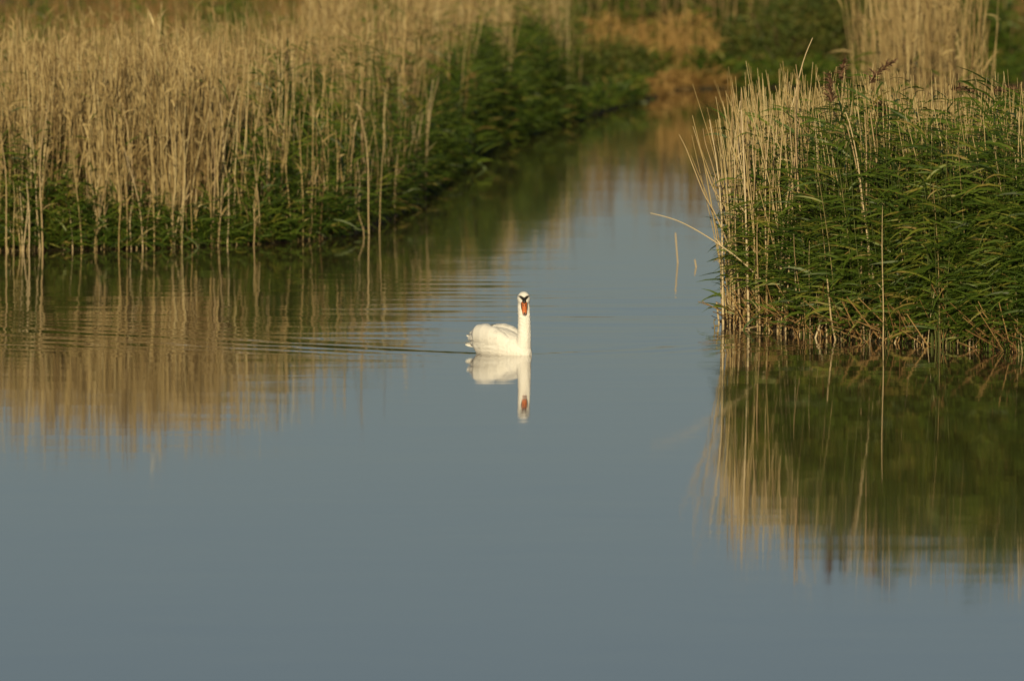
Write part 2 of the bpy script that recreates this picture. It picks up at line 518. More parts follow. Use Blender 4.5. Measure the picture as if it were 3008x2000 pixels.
def build_left_bed():
    pile = Pile()
    parts = [scatter_left(9000, -7.6, -2.6, 0.25, 5.0, 1.2), scatter_left(8500, -7.8, -2.7, 3.0, 24.0, 1.1),
             scatter_left(19000, -2.9, 1.1, 0.3, 50.0, 0.9)]
    xs_, ys_, bs_ = scatter_left(260, -7.6, -1.2, -0.2, 0.45)
    x = np.concatenate([p[0] for p in parts]); y = np.concatenate([p[1] for p in parts]); b = np.concatenate([p[2] for p in parts])
    g = patches(x, y)
    keep = (rng.random(len(x)) > g * 1.15) & (rng.random(len(x)) < 0.56 + 0.6 * drift(x, y, 0.5, 33))
    # the tall stand draws back from the water where the bank turns away
    back = np.interp(x, [-3.5, -3.1, -2.7, -2.0, -1.2, -0.4, 0.4], [0, 3, 8, 11, 8, 4, 3])
    stray = rng.random(len(x)) < 0.09
    keep &= ((b > back * rng.uniform(0.75, 1.15, len(x))) | stray) & (y < 210)
    x, y, b = x[keep], y[keep], b[keep]
    h = np.clip(rng.normal(1.98, 0.22, len(x)) + 0.14 * drift(x, y, 1.1, 34), 0.9, 2.6)
    h *= 1.0 - 0.12 * (b < 0.8)
    x, y, b = np.concatenate([x, xs_]), np.concatenate([y, ys_]), np.concatenate([b, bs_])      # loose outer stalks
    h = np.concatenate([h, rng.uniform(0.2, 1.7, len(xs_))])
    P = stalk_paths(x, y, h, lean=0.075, k=6, sway=0.045, bias=(-0.02, 0.0))
    tint = np.clip(rng.normal(0.43, 0.26, len(x)) + 0.16 * drift(x, y, 0.5, 35) - 0.10 * np.clip((b - 6) / 18, 0, 1), 0, 1)
    pile.add(tubes(P, stalk_rad(len(x), 6, 0.0070, 0.0033), 3), tint, 0)
    # old leaf sheaths and tatters that hang along the dry stalks
    m = 3
    idx = np.repeat(np.arange(len(x)), m)
    f = rng.uniform(0.25, 1.0, len(idx))
    j = np.clip((f * 5).astype(int), 0, 4); fr = f * 5 - j
    base = P[idx, j] * (1 - fr[:, None]) + P[idx, j + 1] * fr[:, None]
    nb = len(idx)
    VF = ribbons(*blades(base, rng.uniform(0, 6.28, nb), rng.uniform(0.08, 0.26, nb), rng.uniform(0.004, 0.010, nb), rng.normal(1.05, 0.35, nb), rng.uniform(0, 1.6, nb), 4))
    pile.add(VF, np.clip(rng.normal(0.42, 0.22, nb), 0, 1), 0)
    return pile.mesh('left_reed_bed', [M_dry])


tag(link(bpy.data.objects.new('dry_reed_bed', build_left_bed())), 'broad stand of old dry tan reeds along the far left bank', 'reeds', kind='stuff')


def build_left_green():
    pile = Pile()
    # low green fringe at the water's edge
    x = np.concatenate([rng.uniform(-7.6, -2.0, 3400), rng.uniform(-2.1, 0.9, 2200)])
    y = shoreY(x) + np.where(x < -2, rng.uniform(-0.20, 1.0, len(x)), rng.uniform(-0.1, 3.0, len(x)))
    h = rng.uniform(0.10, 0.50, len(x)) * (1 + 0.35 * drift(x, y, 0.8, 45))
    c = gp(60, 720)
    h *= 1 + 1.4 * np.exp(-((x - c.x) / 0.9) ** 2) + 0.5 * (x > -3)
    leafy(pile, x, y, h, 5, 0, spread=2.0, lmin=0.15, lmax=0.36, wmin=0.006, wmax=0.012, tint=(0.40, 0.25), k=4)
    # taller green reeds in the patches
    x, y, b = scatter_left(9000, -7.6, 2.2, 0.1, 16.0, 1.8)
    keep = rng.random(len(x)) < patches(x, y)
    x2, y2, b2 = scatter_left(2600, -3.5, 0.6, 0.2, 14.0, 1.0)
    k2 = b2 < np.interp(x2, [-3.5, -2.7, -2.0, -1.2, -0.4, 0.6], [3, 11, 15, 12, 8, 6])
    ex, ey = [], []
    for (px, py, rx, ry, a, hh) in PATCHES:
        c = gp(px, py); m_ = int(150 * a * rx * ry)
        qx = c.x + rng.normal(0, 0.6, m_) * rx; qy = c.y + rng.normal(0, 0.6, m_) * ry
        o_ = qy > shoreY(qx); ex.append(qx[o_]); ey.append(qy[o_])
    keep = np.concatenate([keep, np.ones(sum(len(q) for q in ex), bool)])
    x, y = np.concatenate([x] + ex), np.concatenate([y] + ey)
    x, y = np.concatenate([x[keep], x2[k2]]), np.concatenate([y[keep], y2[k2]])
    h = patch_height(x, y) * np.clip(rng.normal(0.95, 0.15, len(x)), 0.5, 1.25)
    h[keep.sum():] = rng.uniform(0.4, 1.05, len(x) - keep.sum()) * (1 + 0.25 * drift(x[keep.sum():], y[keep.sum():], 1.5, 44))
    P = stalk_paths(x, y, h, 0.08, 4, 0.02)
    pile.add(tubes(P, stalk_rad(len(x), 4, 0.005, 0.002), 3), 0.6, 0)
    leafy(pile, x, y, h, 9, 0, spread=1.4, lmin=0.2, lmax=0.42, wmin=0.007, wmax=0.013, tint=(0.40, 0.25), k=4)
    # a thin sprinkling of green through the whole bed
    x, y, b = scatter_left(5200, -7.6, 1.2, 0.3, 34.0, 0.9)
    h = rng.uniform(0.9, 2.0, len(x))
    leafy(pile, x, y, h, 4, 0, spread=1.4, low=0.55, lmin=0.2, lmax=0.4, wmin=0.006, wmax=0.011, tint=(0.5, 0.25), k=4)
    return pile.mesh('left_green', [M_green])


tag(link(bpy.data.objects.new('green_reed_fringe', build_left_green())), 'green young reeds and sedge fringing the left bank', 'reeds', kind='stuff')


# single dry stalks that stand out at the left water's edge
def stalk_mesh(name, h, r0, r1, bend=0.0, wob=0.03, k=8, sides=5, mat=None, ragged=True):
    t = np.linspace(0, 1, k)
    P = np.zeros((1, k, 3))
    a, c = random.uniform(0, 6), random.uniform(0, 6)
    P[0, :, 0] = bend * h * t ** 2 + wob * np.sin(a + 5 * t) * t
    P[0, :, 1] = wob * np.sin(c + 4 * t) * t
    P[0, :, 2] = -0.2 + (h + 0.2) * t
    rad = (r0 + (r1 - r0) * t ** 1.4)[None, :]
    rad = rad * (1 + 0.12 * (np.arange(k) % 2))
    V, Q = tubes(P, rad, sides)
    if ragged:     # a torn leaf sheath on the stem
        for _ in range(2):
            f = random.uniform(0.3, 0.9); j = int(f * (k - 1))
            b = P[0, j]
            V2, Q2 = ribbons(*blades(b[None, :], np.array([random.uniform(0, 6.28)]), np.array([random.uniform(.08, .22)]), np.array([0.006]), np.array([1.0]), np.array([random.uniform(0.2, 1.8)]), 4))
            Q = np.concatenate([Q, Q2 + len(V)]); V = np.concatenate([V, V2])
    return np_mesh(name, V, Q, mat or M_dry_o, smooth=True)


left_vars = [stalk_mesh('dry_stalk', h, random.uniform(.006, .0095), .0035, random.uniform(-.08, .10), random.uniform(.015, .05)) for h in (0.3, 0.5, 0.65, 0.8, 0.95, 1.1, 1.3, 1.6, 0.7, 0.9)]


def place_stalks(meshes, spots, label, group, lean=0.05, scale=(0.9, 1.1)):
    for (x, y) in spots:
        o = bpy.data.objects.new('dry_reed_stalk', random.choice(meshes))
        o.location = (x, y, 0)
        o.rotation_euler = (random.gauss(0, lean), random.gauss(0, lean), random.uniform(0, 6.28))
        s = random.uniform(*scale)
        o.scale = (s, s, s)
        tag(o, label, 'reed', group)
        link(o)


spots = []
for px, py in [(20, 742), (68, 738), (85, 740), (190, 733), (300, 728), (315, 730), (490, 724), (505, 727), (580, 720), (625, 722), (660, 720), (745, 722), (770, 712), (905, 692),
               (915, 694), (930, 690), (960, 690), (972, 688), (978, 692), (1005, 690), (1030, 685), (1065, 696), (1085, 690), (1115, 684), (1160, 640), (1215, 590), (1228, 588), (1240, 584), (1248, 580)]:
    p = gp(px, py); spots.append((p.x, p.y))
for _ in range(75):
    x = random.uniform(-6.1, -1.0); spots.append((x, float(shoreY(x)) + random.uniform(-0.25, 0.5) ** 1))
place_stalks(left_vars, spots, 'pale dry reed stalk standing at the water edge of the left bank', 'dry stalks along the left water edge')

# ------------------------------------------------------------------ near clump on the right
GH_X = [2.0, 2.25, 2.45, 2.7, 3.0, 3.5, 9.0]
GH_H = [0.4, 0.8, 1.45, 1.8, 1.98, 2.10, 2.18]


def build_right_dry():
    pile = Pile()
    # dense pale edge on the left
    xs, ys = [], []
    y = rng.uniform(127.2, 136, 330); x = leftX(y) + 0.05 + rng.exponential(0.24, 330)
    ok = y > frontY(x) + 0.10
    xs.append(x[ok]); ys.append(y[ok])
    x = rng.uniform(2.4, 6.6, 3400); y = frontY(x) + 0.5 + 9 * rng.random(3400) ** 0.8
    ok = (x > leftX(y)) & (rng.random(3400) < np.interp(y - frontY(x), [0, 1.5, 4], [0.55, 0.8, 1]))
    xs.append(x[ok]); ys.append(y[ok])
    x = np.concatenate(xs); y = np.concatenate(ys)
    h = np.clip(rng.normal(1.98, 0.28, len(x)), 0.8, 2.5)
    h = h * np.interp(y - frontY(x), [0, 1.5, 4], [0.93, 0.98, 1.0])
    P = stalk_paths(x, y, h, lean=0.085, k=6, sway=0.035, bias=(-0.015, 0))
    tint = np.clip(rng.normal(0.62, 0.2, len(x)), 0, 1)
    pile.add(tubes(P, stalk_rad(len(x), 6, 0.0072, 0.0028), 3), tint, 0)
    idx = np.repeat(np.arange(len(x)), 1); nb = len(idx)
    j = rng.integers(1, 5, nb)
    pile.add(ribbons(*blades(P[idx, j], rng.uniform(0, 6.28, nb), rng.uniform(0.08, 0.26, nb), rng.uniform(0.004, 0.009, nb), rng.normal(0.8, 0.4, nb), rng.uniform(0, 1.8, nb), 4)),
             np.clip(rng.normal(0.55, 0.2, nb), 0, 1), 0)
    # broken, fallen and crossing bits near the water
    n = 900
    x = rng.uniform(2.2, 6.0, n); y = frontY(x) + rng.uniform(0.0, 1.2, n)
    az = rng.uniform(0, 6.28, n); el = rng.uniform(0.2, 1.4, n); L_ = rng.uniform(0.15, 0.55, n)
    t = np.linspace(0, 1, 3)[None, :]
    P = np.zeros((n, 3, 3))
    P[..., 0] = x[:, None] + L_[:, None] * t * (np.cos(az) * np.cos(el))[:, None]
    P[..., 1] = y[:, None] + L_[:, None] * t * (np.sin(az) * np.cos(el))[:, None]
    P[..., 2] = rng.uniform(-0.05, 0.15, n)[:, None] + L_[:, None] * t * np.sin(el)[:, None]
    pile.add(tubes(P, stalk_rad(n, 3, 0.006, 0.004), 3), np.clip(rng.normal(0.6, 0.25, n), 0, 1), 1)
    return pile.mesh('right_dry', [M_dry, M_litter])


tag(link(bpy.data.objects.new('dry_reed_mass', build_right_dry())), 'crowded old tan reed stalks inside the near clump beside the water', 'reeds', kind='stuff')


def build_right_green():
    pile = Pile()
    n = 4200
    x = 2.36 + 4.5 * rng.random(n) ** 0.95
    y = frontY(x) + 0.3 + 7.0 * rng.random(n) ** 1.7
    ok = (x > leftX(y) + 0.20) & (rng.random(n) < 0.78 + 0.5 * drift(x, y, 0.6, 36))
    x, y = x[ok], y[ok]
    h = np.interp(x, GH_X, GH_H) * (rng.uniform(0.70, 1.05, len(x)) + 0.07 * drift(x, y, 0.5, 37)) * np.interp(y - frontY(x), [0, 0.5, 1.2, 4], [0.5, 0.8, 0.95, 1.0])
    P = stalk_paths(x, y, h, 0.06, 4, 0.02)
    pile.add(tubes(P, stalk_rad(len(x), 4, 0.005, 0.002), 3), 0.65, 0)
    leafy(pile, x, y, h, 12, 0, wind=np.pi * 0.98, spread=0.8, lmin=0.24, lmax=0.46, wmin=0.007, wmax=0.0145, tint=(0.46, 0.26), low=np.interp(x, [2.4, 2.75], [0.55, 0.12]))
    # sparse leaves through the dry edge
    y = rng.uniform(127.5, 136, 160); x = leftX(y) + rng.uniform(0.02, 0.6, 160)
    ok = y > frontY(x)
    leafy(pile, x[ok], y[ok], rng.uniform(0.8, 2.0, ok.sum()), 4, 0, spread=1.0, tint=(0.5, 0.25))
    return pile.mesh('right_green', [M_green])


tag(link(bpy.data.objects.new('green_reed_mass', build_right_green())), 'dense green reed foliage filling the near clump behind its front rows', 'reeds', kind='stuff')


# individual green reeds: stem with single leaves, front rows of the clump
def leaf_mesh(i):
    L_ = random.uniform(0.24, 0.48)
    k = 6
    P, W, S = blades(np.zeros((1, 3)), np.array([0.0]), np.array([L_]), np.array([random.uniform(0.008, 0.016)]), np.array([random.uniform(0.15, 0.7)]),
                     np.array([random.uniform(0.4, 1.5)]), k, np.array([random.uniform(0.4, 1.35) * random.choice((-1, 1))]))
    # a shallow channel along the midrib gives the blade a body
    left = P[0] - S[0][None, :] * W[0][:, None]; right = P[0] + S[0][None, :] * W[0][:, None]
    T = np.gradient(P[0], axis=0); T /= np.linalg.norm(T, axis=1, keepdims=True)
    nrm = np.cross(T, S[0][None, :]); mid = P[0] + nrm * (W[0] * 0.35)[:, None]
    V = np.concatenate([left, mid, right])
    Q = []
    for j in range(k - 1):
        Q += [(j, k + j, k + j + 1, j + 1), (k + j, 2 * k + j, 2 * k + j + 1, k + j + 1)]
    return np_mesh('leaf', V, np.array(Q), M_green_o, smooth=True)


leaf_vars = [leaf_mesh(i) for i in range(14)]
stem_vars = [stalk_mesh('green_stem', h, 0.0065, 0.0025, random.uniform(-.05, .03), .02, k=6, sides=4, mat=M_stem_o, ragged=False) for h in (1.0, 1.3, 1.6, 1.9)]
STEM_H = (1.0, 1.3, 1.6, 1.9)


def green_reed(x, y, h, nleaf, label, group, wind=math.pi, name='common_reed'):
    i = min(range(4), key=lambda q: abs(STEM_H[q] - h))
    s = h / STEM_H[i]
    root = bpy.data.objects.new(name, None)
    root.location = (x, y, 0); root.scale = (s, s, s)
    root.rotation_euler = (random.gauss(0, .04), random.gauss(-0.02, .05), 0)
    tag(root, label, 'reed', group)
    link(root)
    st = link(bpy.data.objects.new('stem', stem_vars[i])); st.parent = root
    for j in range(nleaf):
        f = 0.10 + 0.90 * (j + random.random() * 0.8) / nleaf
        lf = bpy.data.objects.new('leaf', random.choice(leaf_vars))
        lf.parent = root
        az = random.gauss(wind, 0.75) if random.random() < 0.78 else random.uniform(0, 6.28)
        lf.location = (0, 0, STEM_H[i] * f)
        q = random.uniform(0.75, 1.15) / s
        lf.scale = (q, q, q)
        lf.rotation_euler = (random.gauss(0, .25), random.gauss(0.05, .28), az)
        link(lf)
    return root


GL, GG = 'leafy green reed in the front rows of the near clump', 'green reeds fronting the near clump'
for n in range(250):
    x = 2.66 + 2.6 * random.random() ** 0.9
    while random.random() > 0.75 + 0.5 * float(drift(x, 0.0, 0.5, 38)):
        x = 2.66 + 2.6 * random.random() ** 0.9
    y = float(frontY(x)) + 0.30 + 0.22 * float(drift(x, 5.0, 0.6, 39)) + 0.6 * random.random()
    h = float(np.interp(x, GH_X, GH_H)) * random.uniform(0.35, 0.95)
    green_reed(x, y, h, random.randint(8, 10), GL, GG, math.pi + 0.5 * float(drift(x, y, 0.8, 40)))

# single dry stalks of the clump's pale edge
right_vars = [stalk_mesh('dry_stalk', h, random.uniform(.0095, .013), .0045, random.uniform(-.06, .06), random.uniform(.01, .04)) for h in (1.2, 1.5, 1.7, 1.85, 2.0, 2.15, 2.3, 0.5, 0.25, 1.95)]
spots = []
while len(spots) < 52:
    y = random.uniform(127.0, 131.5); x = float(leftX(y)) + abs(random.gauss(0, 0.28))
    if float(frontY(x)) - 0.02 < y < float(frontY(x)) + 1.3:
        spots.append((x, y))
place_stalks(right_vars, spots, 'pale dry reed stalk in the dense left edge of the near clump', 'dry stalks edging the near clump', lean=0.04)
spots = []
for _ in range(34):
    x = random.uniform(2.7, 5.2); spots.append((x, float(frontY(x)) + random.uniform(-0.02, 0.5)))
place_stalks(right_vars, spots, 'dry tan stalk among the green leaves at the foot of the near clump', 'dry stalks among the green front rows', lean=0.09, scale=(0.25, 0.6))


# stalks that stand out one by one, drawn through the places they pass in the photograph
def drawn_stalk(pts, Y, label, r0=0.011, r1=0.004, name='dry_reed_stalk', mat=None, dY=0.0, cat='reed'):
    """pts: photograph positions from foot to tip on an upright plane at distance Y (tilting by dY to the tip)."""
    n = len(pts)
    base = gp(*pts[0]); base = Vector((( pts[0][0] - 1504) / F * Y, Y, 0))
    P = []
    for i, (px, py) in enumerate(pts):
        yy = Y + dY * i / (n - 1)
        d = Vector(((px - 1504) / F, CP - (py - 1000) / F * SP, -SP - (py - 1000) / F * CP))
        t = yy / d.y
        P.append(Vector((d.x * t, yy, CAM_H + d.z * t)) - base)
    # resample smoothly
    Q = []
    for i in range(n - 1):
        p0, p1, p2, p3 = P[max(i - 1, 0)], P[i], P[i + 1], P[min(i + 2, n - 1)]
        for s in range(4):
            u = s / 4
            Q.append(0.5 * ((2 * p1) + (p2 - p0) * u + (2 * p0 - 5 * p1 + 4 * p2 - p3) * u * u + (3 * p1 - p0 - 3 * p2 + p3) * u ** 3))
    Q.append(P[-1])
    A = np.array([[tuple(v) for v in Q]])
    k = A.shape[1]
    rad = np.linspace(r0, r1, k)[None, :] * (1 + 0.10 * (np.arange(k) % 3 == 0))
    V, q = tubes(A, rad, 6)
    o = bpy.data.objects.new(name, np_mesh(name, V, q, mat or M_dry_o, smooth=True))
    o.location = base
    tag(o, label, cat)
    return link(o)


def c3(x, y):     # positions read in a crop of the photograph (scale 2.85 from 1900, 350)
    return (1900 + x / 2.85, 350 + y / 2.85)


drawn_stalk([(2336, 970), c3(1200, 1568), c3(1010, 1395), c3(800, 1195), c3(620, 1060), c3(450, 950), c3(300, 870), c3(180, 825), c3(30, 787)], 128.2,
            'long dry stalk arching low over the open water left of the clump', 0.0085, 0.004)
drawn_stalk([c3(760, 1680), c3(700, 1140), c3(640, 950), c3(560, 770), c3(480, 630), c3(400, 430), c3(330, 250), c3(270, 130)], 129.3,
            'thin dry stalk leaning farthest left above the clump edge', 0.010, 0.003)
drawn_stalk([c3(830, 1680), c3(790, 1180), c3(720, 920), c3(660, 740), c3(560, 590), c3(490, 400), c3(430, 200), c3(385, 60)], 129.4,
            'tall thin dry stalk curving left, second from the open water', 0.010, 0.003, dY=0.4)
drawn_stalk([c3(900, 1680), c3(850, 1100), c3(740, 850), c3(640, 680), c3(590, 530), c3(540, 360), c3(490, 200), c3(470, 80)], 129.5,
            'tall thin dry stalk curving left, third from the open water', 0.010, 0.003, dY=0.4)
drawn_stalk([c3(800, 1690), c3(770, 1100), c3(720, 760), c3(680, 540), c3(640, 330), c3(618, 150)], 129.5, 'straight dry stalk with a stepped tip above the clump edge', 0.011, 0.004)
drawn_stalk([c3(850, 1680), c3(830, 1100), c3(790, 700), c3(760, 480), c3(752, 280), c3(757, 150)], 129.6, 'upright dry stalk with a green leaf at its tip at the clump edge', 0.010, 0.004)
drawn_stalk([(2290, 975), (2285, 620), (2300, 440), (2330, 300), (2360, 180), (2387, 112)], 131.5, 'tallest pale stalk, rising above all others of the near clump', 0.011, 0.004)
drawn_stalk([(2255, 970), (2262, 640), (2300, 430), (2345, 300), (2338, 190)], 131.0, 'tall pale stalk just left of the tallest stalk', 0.010, 0.004)
drawn_stalk([(2112, 950), (2108, 915), (2105, 887)], float(gp(2112, 950).y), 'short slanted stub standing just left of the clump foot', 0.010, 0.009, name='reed_stub')
drawn_stalk([(1991, 772), (1988, 735), (1984, 684)], float(gp(1991, 772).y), 'taller broken stub standing alone in the open water', 0.009, 0.008, name='reed_stub')
drawn_stalk([(2045, 785), (2043, 775), (2041, 762)], float(gp(2045, 785).y), 'tiny broken stub alone in the open water near the clump', 0.009, 0.008, name='reed_stub')
drawn_stalk([(2395, 993), (2408, 955), (2422, 918)], float(gp(2395, 993).y), 'slanted half of a broken stalk folded like a tent', 0.010, 0.009)
drawn_stalk([(2429, 992), (2427, 955), (2422, 918)], float(gp(2429, 992).y), 'upright half of a broken stalk folded like a tent', 0.010, 0.009)
drawn_stalk([(2178, 967), (2230, 958), (2286, 945)], 128.2, 'fallen dry stalk lying almost flat at the clump foot', 0.008, 0.006)
drawn_stalk([(2332, 980), (2331, 950), (2328, 908)], float(gp(2332, 980).y), 'short lit stalk in the dark gap at the clump foot', 0.012, 0.010)
drawn_stalk([(2628, 1008), (2640, 984), (2660, 976), (2705, 973), (2732, 970)], 125.2, 'bent orange stalk lying level above the water under the leaves', 0.008, 0.006)
drawn_stalk([(2454, 999), (2442, 940), (2436, 880), (2430, 820)], 125.9, 'slender dry stalk right of the broken tent stalk', 0.010, 0.007)
for i, pts in enumerate([[(2585, 1003), (2560, 780), (2540, 640), (2520, 480), (2500, 380), (2484, 330)], [(2560, 1001), (2552, 780), (2545, 600), (2545, 440), (2540, 330)],
                         [(2530, 1000), (2530, 760), (2532, 600), (2512, 470), (2488, 370)], [(2590, 998), (2580, 640), (2575, 480), (2560, 360), (2556, 330)]]):
    drawn_stalk(pts, 125.6 + 0.1 * i, ['leftmost', 'second', 'third', 'rightmost'][[2, 1, 0, 3][i]] + ' of the four dry stalks crossing before the green leaves', 0.010, 0.005)


# seed plumes on tall green reeds above the clump
def plume_mesh(seed, L_=0.26, droop=0.8):
    r = np.random.default_rng(seed)
    n = 90
    f = r.uniform(0, 1, n)
    base = np.stack([0.10 * droop * f ** 1.5, 0 * f, L_ * f * 0.9], -1)
    az = r.uniform(0, 6.28, n)
    up = r.normal(0.75, 0.25, n)
    P, W, S = blades(base, np.where(r.random(n) < .5, r.normal(0, .8, n), az), r.uniform(0.05, 0.11, n) * (1.15 - 0.6 * f), np.full(n, 0.006), up, r.uniform(0.4, 1.6, n), 4, r.uniform(-1, 1, n))
    V, Q = ribbons(P, W, S)
    t = np.repeat(r.uniform(0, 1, n), 8)
    return np_mesh('plume', V, Q, M_plume, t)


for i, (px, py, D, lab) in enumerate([
        (2520, 300, 129.5, 'tall green reed with the largest brown plume, above the clump'),
        (2615, 245, 130.0, 'tall green reed whose brown plume leans right, above the clump'),
        (2618, 360, 128.5, 'green reed with a ragged low brown plume at the clump top'),
        (2480, 235, 132.5, 'tall green reed with a faint small plume behind the clump edge'),
        (2858, 262, 130.0, 'green reed with a flat dark plume among the dry stalks at right'),
        (2945, 275, 130.5, 'green reed with a small reddish plume nearest the right frame edge')]):
    x = (px - 1504) / F * D
    h = CAM_H - (py + 662) / F * D          # plume foot
    root = green_reed(x, D, h, 7, lab, None, name='plumed_reed')
    p = bpy.data.objects.new('plume', plume_mesh(40 + i, 0.22 if i < 2 else 0.16, [0.6, 1.2, 0.8, 0.3, 2.0, 1.5][i]))
    p.parent = root
    sroot = root.scale[0]
    p.location = (0, 0, h / sroot)
    p.scale = (1.45 / sroot,) * 3
    p.rotation_euler = (0.1, [-0.35, 0.35, 0.1, -0.1, 0.9, 0.7][i], [3.1, 0.0, 3.0, 0.3, 0.2, 0.1][i])
    link(p)

# ------------------------------------------------------------------ far vegetation
def far_reeds(name, n, xr, yr, h0, hs, mat_dry, label, tint=0.55, r=0.009, green=0, leafn=2):
    pile = Pile()
    x = rng.uniform(*xr, n); y = rng.uniform(*yr, n)
    mid, half = (xr[0] + xr[1]) / 2, (xr[1] - xr[0]) / 2
    thin = rng.random(n) < (1.15 - ((x - mid) / half) ** 4 * 0.9) * (0.62 + 0.55 * drift(x, y, 0.6, 51))
    x, y = x[thin], y[thin]; n = len(x)
    h = np.clip(rng.normal(h0, hs, n) + 0.12 * h0 * drift(x, y, 1.3, 52), 0.4 * h0, 1.4 * h0)
    P = stalk_paths(x, y, h, 0.07, 4, 0.04)
    pile.add(tubes(P, stalk_rad(n, 4, r, r * .5), 3), np.clip(rng.normal(tint, .2, n), 0, 1), 0)
    idx = np.repeat(np.arange(n), leafn); nb = len(idx)
    pile.add(ribbons(*blades(P[idx, rng.integers(1, 4, nb)], rng.uniform(0, 6.28, nb), rng.uniform(.15, .4, nb), rng.uniform(.006, .014, nb), rng.normal(.8, .4, nb), rng.uniform(0, 1.6, nb), 4)),
             np.clip(rng.normal(tint, .2, nb), 0, 1), 0)
    if green:
        gx = rng.uniform(*xr, green); gy = rng.uniform(*yr, green)
        leafy(pile, gx, gy, rng.uniform(.3, .8, green) * h0, 7, 1, spread=2, lmin=.2, lmax=.5, wmin=.01, wmax=.02, k=4)
    o = link(bpy.data.objects.new(name, pile.mesh(name, [mat_dry, M_green])))
    return tag(o, label, 'reeds', kind='stuff')


far_reeds('tall_dry_reeds', 1000, (4.75, 6.15), (164, 182), 2.45, 0.40, M_dry, 'tall block of dry tan reeds rising behind the near clump', 0.38, green=160)
far_reeds('back_reeds', 2600, (0.0, 9.0), (231.0, 242), 2.0, 0.35, M_dry, 'blurred band of tan and olive reeds behind the golden grass', 0.15, r=0.013, green=8000)
far_reeds('golden_grass', 1500, (1.0, 3.7), (227.0, 233), 0.78, 0.36, M_gold, 'golden dry grass on the far bank at the end of the channel', 0.6, r=0.010, green=1500)
far_reeds('brown_sedge', 4500, (-11, 14), (234, 310), 0.9, 0.3, M_litter, 'rusty brown sedge covering the marsh far behind', 0.5, r=0.012, green=9000)
far_reeds('left_back_sedge', 2600, (-10, -0.5), (178, 250), 1.25, 0.3, M_litter, 'brownish sedge and dead reeds behind the left reed bed', 0.45, r=0.010, green=5200)


def bush(name, x, y, w, d, h, n, label, group=None, mat=None, leaf=0.045, seed=0):
    r = np.random.default_rng(500 + seed)
    root = bpy.data.objects.new(name, None)
    root.location = (x, y, 0.1)
    tag(root, label, 'bush', group)
    link(root)
    # limbs
    m = 9
    k = 4
    t = np.linspace(0, 1, k)[None, :]
    az = r.uniform(0, 6.28, m)
    P = np.zeros((m, k, 3))
    P[..., 0] = np.cos(az)[:, None] * t * w * 0.36; P[..., 1] = np.sin(az)[:, None] * t * d * 0.36
    P[..., 2] = -0.1 + t * (h * r.uniform(.5, .85, m))[:, None]
    V, Q = tubes(P, np.linspace(.03, .008, k)[None, :] * np.ones((m, 1)), 4)
    o = link(bpy.data.objects.new('stem', np_mesh('stem', V, Q, M_bark, np.full(len(V), .5)))); o.parent = root
    # crown: leaf clumps spread through the volume
    nc = 46
    c = r.normal(0, 1, (nc, 3)); c /= np.linalg.norm(c, axis=1, keepdims=True)
    c *= r.uniform(0.45, 1.0, (nc, 1))
    c = c * np.array([w / 2, d / 2, h * 0.48]) + np.array([0, 0, h * 0.5])
    cs = r.uniform(0.10, 0.22, nc) * min(w, h * 1.5)
    ct = r.uniform(0.15, 0.85, nc)
    i = r.integers(0, nc, n)
    p = c[i] + r.normal(0, 1, (n, 3)) * cs[i][:, None] * 0.55
    p[:, 2] = np.maximum(p[:, 2], 0.02)
    a = r.normal(0, 1, (n, 3)); a /= np.linalg.norm(a, axis=1, keepdims=True)
    b = np.cross(a, r.normal(0, 1, (n, 3))); b /= np.linalg.norm(b, axis=1, keepdims=True)
    s = r.uniform(.5, 1.2, n)[:, None] * leaf
    V = np.stack([p - a * s, p + b * s * .4, p + a * s, p - b * s * .4], 1).reshape(-1, 3)
    Q = np.arange(n * 4).reshape(n, 4)
    tt = np.repeat(np.clip(ct[i] + r.normal(0, .15, n), 0, 1), 4)
    o = link(bpy.data.objects.new('crown', np_mesh('crown', V, Q, mat or M_bush, tt))); o.parent = root
    return root


def bush_px(px, py, wpx, hpx, label, n=2600, d=None, name='bush', group=None, mat=None, seed=0, leaf=0.045):
    p = gp(px, py)
    s = sc_at(p.y)
    return bush(name, p.x, p.y + 0.6, wpx / s, d or wpx / s, hpx / s, n, label, group, mat, leaf, seed)


bush_px(1790, 285, 300, 165, 'rounded dark green bush at the tip of the left bank', 6000, seed=1)
bush_px(1620, 325, 240, 150, 'smaller green bush just left of the rounded bush on the bank', 4500, seed=2)
bush_px(2150, 250, 190, 165, 'low green bush on the far bank just right of the golden grass', 4500, seed=4, leaf=.045)
bush_px(2300, 252, 250, 250, 'broad green bush at the far water edge, middle of the three there', 6000, seed=3, leaf=.045)
bush_px(2470, 250, 260, 300, 'tall green bush on the far bank left of the tall dry reeds', 6000, seed=5, leaf=.045)
kk = 0
for row, (py, h0, step) in enumerate([(170, 200, 170), (105, 190, 190), (50, 180, 200), (0, 170, 210)]):
    for px in range(-40 + 60 * row, 3200, step):
        if (row == 0 and (px < 2050 or 2560 < px < 2880)) or (px < 1200 and row < 2):
            continue
        kk += 1
        bush_px(px + random.uniform(-50, 50), py + random.uniform(-15, 15), random.uniform(200, 330), h0 * random.uniform(0.6, 1.0),
                'brown and green scrub bush in the blurred marsh far behind', 1900, name='scrub_bush', group='far scrub behind the reeds',
                mat=random.choice([M_scrub, M_scrub, M_bush]), seed=20 + kk, leaf=.055)


